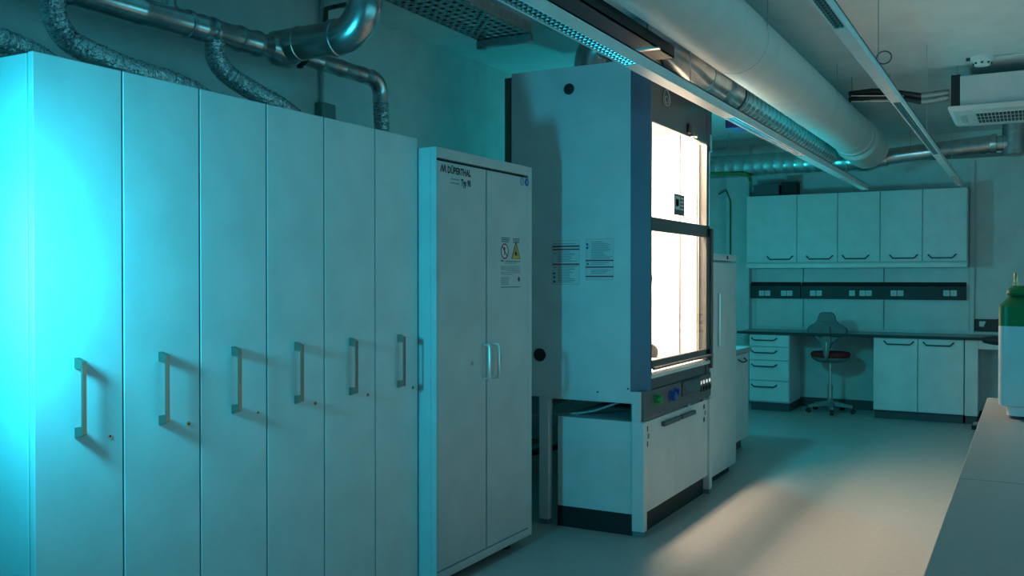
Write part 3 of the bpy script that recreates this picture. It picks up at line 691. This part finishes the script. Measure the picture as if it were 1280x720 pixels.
# ------------------------------------------------------------------ big supply duct
DX, DZ, DR = -1.363, 2.670, .172
bd = thing('supply_duct', 'large white round supply duct hanging along the ceiling', 'duct', (DX, 5, DZ-DR))
obj('duct_pipe', MB().lathe((DX, .3, DZ), [(DR, 0), (DR, 8.25)], VY, 48), 'duct_white', bd, True)
obj('end_collar', MB().lathe((DX, 8.55, DZ), [(DR, 0), (DR+.008, .005), (DR+.008, .12), (DR-.012, .20), (DR-.012, .24)], VY, 48), 'duct_white', bd, True)
rib = [(DR+.012+(.010 if k % 2 else 0), .24+k*.030) for k in range(22)]
obj('ribbed_end', MB().lathe((DX, 8.55, DZ-.012), rib+[(DR-.02, .905)], VY, 40), 'duct_white', bd, True, 'ribbed end piece')
for y in (3.0, 4.9, 6.9, 8.3):
    s = obj('hanger_strap', MB().lathe((DX, y-.012, DZ), [(DR+.001, 0), (DR+.003, 0), (DR+.003, .024), (DR+.001, .024)], VY, 40), 'duct_white', bd)
    for sg in (-1, 1): obj('hanger_rod', MB().tube([(DX+sg*DR*.96, y, DZ), (DX+sg*DR*.96, y, CZ)], .003, 6), 'galv_dull', s)

def spiral(r, pitch=.08, amp=.004):
    return lambda d, i: r+(amp if (i % 6) == 0 else 0)
def rib_tube(pts, r, pitch, amp, seg=24):
    """smooth duct with raised seams every `pitch`"""
    pts = [Vector(p) for p in pts]; L = (pts[-1]-pts[0]).length; ax = (pts[-1]-pts[0]).normalized(); prof = []; d = 0
    while d < L-.001:
        prof += [(r, d), (r, min(d+pitch*.86, L)), (r+amp, min(d+pitch*.90, L)), (r+amp, min(d+pitch*.97, L))]; d += pitch
    prof.append((r, L)); return MB().lathe(pts[0], prof, ax, seg)
def arc(c, a, b, r, t0, t1, n):
    """points on an arc about c in the plane of unit vectors a, b"""
    return [Vector(c)+Vector(a)*r*math.cos(t0+(t1-t0)*i/n)+Vector(b)*r*math.sin(t0+(t1-t0)*i/n) for i in range(n+1)]

# flexible / rigid exhaust duct left of the big duct (from the hood top into the depth)
FX, FZ, FR = -1.716, 2.615, .112
ed = thing('exhaust_duct', 'silver ribbed exhaust duct leaving the fume hood top along the big white duct', 'duct', (FX, 6, FZ-FR))
ya_ = onX(848, 92, FX).y
yo = ya_+.06
obj('outlet_collar', MB().lathe((-2.26, yo, HT-.003), [(.125, 0), (.125, .03), (.112, .034), (.112, .05)], VZ, 28), 'galv', ed, True)
obj('elbow', MB().tube([(-2.26, yo, HT+.03), (-2.26, yo, HT+.06)]+arc((-2.14, yo, HT+.06), (-1, 0, 0), (0, 0, 1), .12, 0, math.pi/2, 8)+[(-2.0, yo, HT+.178), (-1.90, yo+.02, HT+.165), (-1.80, yo+.08, HT+.11), (-1.73, yo+.17, HT+.04), (FX, yo+.26, FZ), (FX, ya_+.36, FZ)], FR, 20), 'galv', ed, True)
obj('smooth_section', rib_tube([(FX, ya_+.34, FZ), (FX, ya_+.98, FZ)], FR+.003, .32, .006), 'galv', ed, True)
obj('clamp_band', MB().lathe((FX, ya_+.96, FZ), [(FR+.004, 0), (FR+.012, .004), (FR+.012, .03), (FR+.004, .034)], VY, 24), 'black', ed)
obj('ribbed_section', rib_tube([(FX, ya_+.98, FZ), (FX, 9.3, FZ)], FR, .11, .006), 'galv', ed, True)
tag(obj('damper_box', MB().box(-1.80, -1.66, ya_+1.20, ya_+1.42, FZ-.185, FZ-.123, .006), 'blue_box'), 'small blue actuator box beneath the silver exhaust duct', 'box')
# duct across the room near the far wall
cd = thing('cross_duct', 'silver spiral duct running across the room in front of the wall cupboards', 'duct', (-1.9, 9.62, 2.46))
obj('wide_section', rib_tube([(-3.36, 9.62, 2.585), (-1.40, 9.62, 2.575)], .115, .10, .003, 28), 'galv', cd, True)
obj('reducer', MB().lathe((-1.40, 9.62, 2.575), [(.115, 0), (.119, .01), (.119, .03), (.085, .14), (.08, .2)], VX, 28), 'galv', cd, True)
zN = onY(1170, 184, 9.62).z; xN = onY(1238, 185, 9.62).x; xV = onY(1268, 185, 9.62).x
obj('narrow_section', rib_tube([(-1.2, 9.62, 2.585), (xN, 9.62, zN)], .080, .5, .004), 'galv', cd, True)
obj('coupling', MB().lathe((xN, 9.62, zN), [(.084, 0), (.088, .01), (.088, .05), (.070, .055), (.070, .10), (.088, .105), (.088, .14)], VX, 24), 'galv', cd, True)
obj('vertical_branch', MB().lathe((xV, 9.62, zN-.12), [(.09, 0), (.10, .01), (.10, .26), (.09, CZ-zN+.12)], VZ, 28), 'galv_dull', cd, True)
obj('joining_piece', MB().lathe((xN+.12, 9.62, zN), [(.07, 0), (.07, xV-xN-.2)], VX, 24), 'galv', cd, True)
obj('support_rail', MB().box(-1.35, xV+.3, 9.60, 9.64, zN-.118, zN-.086), 'panel_grey', cd)
for x in (-2.75, -1.0): obj('hanger_rod', MB().tube([(x, 9.62, 2.68), (x, 9.62, CZ)], .004, 6), 'galv_dull', cd)
# green hose + thin riser near the riser box
tag(obj('green_hose', MB().tube([onY(880, 216, 9.53), onY(905, 217, 9.53), onY(930, 217, 9.53), onY(936, 220, 9.56), onY(938, 226, 9.62)], .016, 10), 'green_hose', None, True), 'green hose strung under the silver cross duct', 'hose')
tag(obj('riser_tube', MB().tube([(onY(913, 300, WB-.14).x, WB-.14, .86), (onY(913, 300, WB-.14).x, WB-.14, 2.3), onY(908, 238, WB-.15), onY(898, 243, WB-.15)], .010, 8), 'green_hose', None, True), 'thin green riser tube at the far corner', 'tube')

# ------------------------------------------------------------------ dark cable tray beside the light
ct = thing('cable_tray', 'narrow black cable tray full of cables above the pendant light', 'cable tray', (-1.56, 3, 2.48))
obj('tray_rail', MB().box(-1.640, -1.632, .8, 4.35, 2.485, 2.55).box(-1.518, -1.510, .8, 4.35, 2.485, 2.54), 'black', ct)
obj('tray_floor', MB().box(-1.64, -1.510, .8, 4.35, 2.485, 2.49), 'black', ct)
for k in range(4): obj('cable', MB().tube([(-1.617+.028*k, .8, 2.503), (-1.614+.028*k+.004*math.sin(k), 2.6, 2.505), (-1.617+.028*k, 4.35, 2.503)], .012, 8), 'dark_rubber' if k != 2 else 'panel_grey', ct, True)
for y in (2.3, 4.1):
    obj('tray_bracket', MB().box(-1.66, -1.50, y, y+.03, 2.478, 2.485), 'alu', ct)
    obj('hanger_rod', MB().tube([(-1.56, y+.015, 2.49), (-1.56, y+.015, CZ)], .004, 6), 'galv_dull', ct)
# perforated tray over the safety cabinet
pt = thing('perforated_tray', 'wide perforated steel cable tray ending near the fume hood top', 'cable tray', (-2.52, 3.9, 2.74))
TX0, TX1, TY1, TZ = -2.690, -2.372, 4.50, 2.745
mb = MB()
for k in range(7): xx = TX0+(TX1-TX0)*k/6; mb.box(xx-.012, xx+.012, 3.32, TY1, TZ, TZ+.002)
k = 3.32
while k < TY1-.02: mb.box(TX0, TX1, k, k+.026, TZ, TZ+.0021); k += .06
o = obj('perforated_floor', mb, 'galv_dull', pt); o['kind'] = 'stuff'
for x in (TX0, TX1): obj('side_rail', MB().box(x-.003, x+.003, 3.32, TY1, TZ-.002, TZ+.06), 'galv_dull', pt)
obj('end_bracket', MB().box(TX0-.01, TX1+.01, TY1-.03, TY1+.01, TZ-.045, TZ-.005, .002).box(TX0-.012, TX0+.03, TY1-.02, TY1+.012, TZ-.05, CZ), 'galv_dull', pt)
for y in (3.5,): obj('hanger_rod', MB().tube([(TX1+.008, y, TZ), (TX1+.008, y, CZ)], .004, 6), 'galv_dull', pt)

# ------------------------------------------------------------------ exhaust piping over the tall cabinets
MX, MR = -2.90, .050
zM = lambda y: 2.408
mf = thing('exhaust_manifold', 'silver exhaust pipe running over the tall cabinets with branches and upturned elbow', 'duct', (MX, 2.6, 2.36))
yT = onX(352, 60, MX).y                                  # where the tee sits
obj('main_pipe', rib_tube([(MX, .6, 2.392), (MX, yT-.06, 2.425)], MR, .30, .004, 28), 'galv', mf, True)
for u in (232, 262, 296, 318):
    y = onX(u, 45, MX).y; z = 2.392+(y-.6)/(yT-.66)*.033
    obj('joint_ring', MB().lathe((MX, y, z), [(MR+.001, 0), (MR+.006, .003), (MR+.006, .018), (MR+.001, .021)], VY, 28), 'galv', mf, True)
# tee and cross piece to the aisle, elbow upwards
ZT2 = 2.445; BR = .074
obj('tee_cone', MB().lathe((MX, yT-.09, 2.428), [(MR, 0), (MR+.004, .01), (BR, .05), (BR, .13), (MR, .18), (.036, .2)], VY, 28), 'galv', mf, True)
xe = -2.58
obj('cross_pipe', MB().lathe((MX-.03, yT, ZT2), [(BR-.003, 0), (BR-.003, .13), (BR+.001, .132), (BR+.001, .145), (BR-.003, .147), (BR-.003, xe-MX+.03)], VX, 32), 'galv', mf, True)
obj('upturned_elbow', MB().tube([(xe-.01, yT, ZT2), (xe, yT, ZT2)]+arc((xe, yT, ZT2+.14), (0, 0, -1), (1, 0, 0), .14, 0, math.pi/2, 10)+[(xe+.14, yT, ZT2+.3), (xe+.14, yT, CZ)], BR, 32, res=None), 'galv', mf, True)
obj('elbow_band', MB().lathe((xe-.03, yT, ZT2), [(BR+.001, 0), (BR+.005, .003), (BR+.005, .03), (BR+.001, .033)], VX, 32), 'galv', mf, True)
ys2 = onX(473, 100, MX).y
obj('black_clamp', MB().lathe((MX, yT+.105, 2.432), [(.040, 0), (.052, .002), (.052, .022), (.040, .024)], VY, 24), 'black', mf)
obj('clamp_screw', MB().box(MX-.008, MX+.016, yT+.108, yT+.124, 2.372, 2.39), 'black', mf)
sm = [(MX, yT+.1, 2.430), (MX, ys2-.06, 2.428)]
obj('small_pipe', rib_tube(sm, .039, .16, .0025, 24), 'galv', mf, True)
el = [(MX, ys2-.065, 2.428)]+arc((MX, ys2-.06, 2.348), (0, 0, 1), (0, 1, 0), .08, 0, math.pi/2, 8)+[(MX, ys2+.02, 2.31)]
obj('small_elbow', MB().tube(el, .040, 20), 'galv', mf, True)
yv = onX(214, 8, MX).y
obj('riser_pipe', MB().tube([(MX-.01, yv, 2.42), (MX-.01, yv, CZ)], .026, 18), 'galv', mf, True)
obj('riser_collar', MB().cyl((MX-.01, yv, 2.44), .032, .03), 'galv', mf, True)
def flex(name, lb, pts, r):
    # smooth the polyline (Catmull-Rom), then sweep with crumpled ribs
    P_ = [Vector(p) for p in pts]; P_ = [P_[0]*2-P_[1]]+P_+[P_[-1]*2-P_[-2]]; out_ = []
    for i in range(1, len(P_)-2):
        for k in range(24):
            t = k/24; p0, p1, p2, p3 = P_[i-1:i+3]
            out_.append(.5*((2*p1)+(-p0+p2)*t+(2*p0-5*p1+4*p2-p3)*t*t+(-p0+3*p1-3*p2+p3)*t*t*t))
    out_.append(P_[-2])
    mb = MB().tube(out_, lambda d, i: r*(1+(.035 if i % 2 else -.02)+random.uniform(-.012, .012)), 18, res=.010)
    for j, v in enumerate(mb.v): mb.v[j] = v+Vector((random.uniform(-1, 1), random.uniform(-1, 1), random.uniform(-1, 1)))*.0021
    return tag(obj(name, mb, 'foil', None, True), lb, 'hose', 'crumpled foil hoses on the tall cabinets')
y1 = onX(67, 3, MX).y; 
HX = -2.90
flex('foil_hose', 'crumpled silver foil hose hanging from the exhaust pipe near its outer end', [(HX, y1, 2.375), onX(68, 22, HX), onX(84, 48, HX), onX(110, 64, HX+.03), onX(160, 86, HX+.06), onX(200, 98, HX+.08), onX(235, 112, HX+.08), onX(262, 128, HX+.05)], .041)
y2 = onX(268, 56, MX).y
flex('foil_hose', 'crumpled silver foil hose hanging just before the upturned elbow', [(HX, y2, 2.39), onX(270, 72, HX), onX(281, 90, HX), onX(300, 104, HX+.02), onX(325, 119, HX+.03), onX(350, 133, HX+.04), onX(370, 148, HX+.04)], .040)
flex('foil_hose', 'crumpled silver foil hose lying over the exposed cabinet corner', [onX(-60, 22, HX), onX(-20, 42, HX), onX(15, 56, HX), onX(45, 70, HX), onX(70, 88, HX)], .040)
flex('foil_hose', 'crumpled silver foil hose dropping from the small pipe elbow to the cabinet top', [(MX, ys2+.02, 2.325), (MX, ys2+.022, 2.26), (MX, ys2+.03, 2.18), (MX, ys2+.025, 2.06)], .039)
# conduit and junction box on the left wall
jb = thing('junction_box', 'small grey wall junction box with conduit above the tall cabinets', 'junction box', (WL+.03, onX(407, 139, WL+.02).y, 2.30))
q = onX(408, 139, WL+.03)
obj('box_body', MB().box(WL, WL+.05, q.y-.06, q.y+.06, q.z-.05, q.z+.04, .006), 'chair_grey', jb)
obj('conduit', MB().tube([(WL+.018, q.y-.02, q.z+.03), (WL+.018, q.y-.02, CZ)], .014, 10), 'safety_grey', jb, True)
# bracket pipe behind the elbow
tag(obj('wall_bracket', MB().tube([onX(407, 28, WL+.05), onX(408, 11, WL+.05), onX(420, 8, WL+.05), onX(452, 2, WL+.4)], .013, 8), 'plinth', None, True), 'dark bent bracket bar behind the upturned elbow', 'bracket')
# ------------------------------------------------------------------ air conditioner
ac = thing('air_conditioner', 'white ceiling cassette air conditioner with slotted underside panel', 'air conditioner', (-.05, 7.75, 2.60))
q = onZ(1200, 135, 2.62); AX0 = q.x; AY0 = q.y
obj('casing', MB().box(AX0, AX0+.62, AY0, AY0+.60, 2.625, 2.845, .004), 'door_white', ac)
obj('casing_end', MB().box(AX0-.06, AX0, AY0+.02, AY0+.58, 2.62, 2.86), 'black', ac)
p0, p1 = onZ(1185, 139, 2.59), onZ(1197, 158, 2.59)
obj('panel', MB().prism([(p0.x, 2.600), (p0.x+.03, 2.585), (p0.x+.78, 2.585), (p0.x+.81, 2.600), (p0.x+.81, 2.622), (p0.x, 2.622)], 'y', p0.y, p1.y), 'fixture', ac)
ss = obj('grille_field', MB().box(p0.x+.15, p0.x+.66, p0.y+.14, p1.y-.14, 2.582, 2.586), 'fixture', ac)
n = 3
for k in range(n):
    yy = p0.y+.22+k*(p1.y-p0.y-.44)/(n-1)
    for j in range(20): obj('slot', MB().box(p0.x+.17+j*.024, p0.x+.17+j*.024+.018, yy-.06, yy+.06, 2.5805, 2.5822), 'black', ac)
obj('louvre_flap', MB().box(p0.x+.06, p0.x+.10, p0.y+.2, p1.y-.2, 2.581, 2.586, .002), 'safety_grey', ac)
obj('logo_button', MB().cyl((p0.x+.07, p1.y-.12, 2.585), .025, .004, -VZ, 16), 'fixture', ac)
for dx in (-.02, .60):
    for dy in (.05, .5): obj('hanger_rod', MB().tube([(AX0+dx, AY0+dy, 2.85), (AX0+dx, AY0+dy, CZ)], .004, 6), 'galv_dull', ac)
# refrigerant lines
yl = AY0+.1
r1 = [onY(1045, 119, yl), onY(1055, 118, yl), onY(1090, 114, yl), onY(1112, 114.5, yl), onY(1130, 117, yl), onY(1152, 120, yl), onY(1162, 119, yl), onY(1192, 115, yl)]
r2 = [onY(1052, 126, yl), onY(1062, 124.5, yl), onY(1090, 121, yl), onY(1112, 120.5, yl), onY(1130, 123, yl), onY(1152, 127, yl), onY(1162, 126, yl), onY(1192, 121, yl)]
for k, r_ in enumerate((r1, r2)):
    for p_ in r_: p_.x = min(max(p_.x, -1.20+.02*r_.index(p_)), AX0-.075)
    rl = thing('refrigerant_line', ['upper black insulated pipe leading to the air conditioner', 'lower black insulated pipe leading to the air conditioner'][k], 'pipe', tuple(r_[0]), 'insulated pipes to the air conditioner')
    obj('insulation', MB().tube(r_[:6], .021, 12), 'black', rl, True)
    obj('metal_sleeve', MB().tube(r_[5:], .025, 12), 'galv_dull', rl, True)
    for j in (1, 3): obj('hanger_rod', MB().tube([r_[j], (r_[j].x, r_[j].y, CZ)], .003, 6), 'galv_dull', rl)
    obj('support_rail', MB().tube([(r_[1].x, r_[1].y-.025, r_[1].z-.02), (r_[4].x, r_[4].y-.025, r_[4].z-.02)], .004, 6), 'alu', rl)
# smoke detector
q = onZ(1228, 71, CZ)
sd = thing('smoke_detector', 'white round smoke detector on the ceiling beside the air conditioner', 'smoke detector', tuple(q))
obj('detector_base', MB().lathe(q, [(.075, 0), (.075, .024), (.066, .028)], -VZ, 28), 'fixture', sd, True)
obj('detector_head', MB().lathe(q-VZ*.02, [(.062, 0), (.060, .014), (.046, .040), (.016, .046)], -VZ, 28), 'fixture', sd, True)
for k in range(8):
    a = 2*math.pi*k/8; obj('detector_slot', MB().box(q.x+.054*math.cos(a)-.007, q.x+.054*math.cos(a)+.007, q.y+.054*math.sin(a)-.007, q.y+.054*math.sin(a)+.007, q.z-.052, q.z-.042), 'black', sd)
obj('conduit_stub', MB().box(q.x-.10, q.x-.07, q.y-.012, q.y+.012, q.z-.02, q.z), 'plinth', sd)
tag(obj('ceiling_conduit', MB().tube([(q.x+.078, q.y, CZ-.006), (q.x+1.2, q.y+.02, CZ-.006)], .006, 8), 'cable_white', None, True), 'thin white conduit leading from the smoke detector along the ceiling', 'conduit')
q = onX(1105, 72, -.552); rr = .030
lp = [(q.x+rr*math.cos(t*math.pi/12), q.y, q.z+rr*.9*math.sin(t*math.pi/12)) for t in range(25)]
tag(obj('cable_loop', MB().tube(lp, .003, 6, False), 'panel_grey', None, True), 'thin dark cable loop at the side of the aisle light', 'cable')
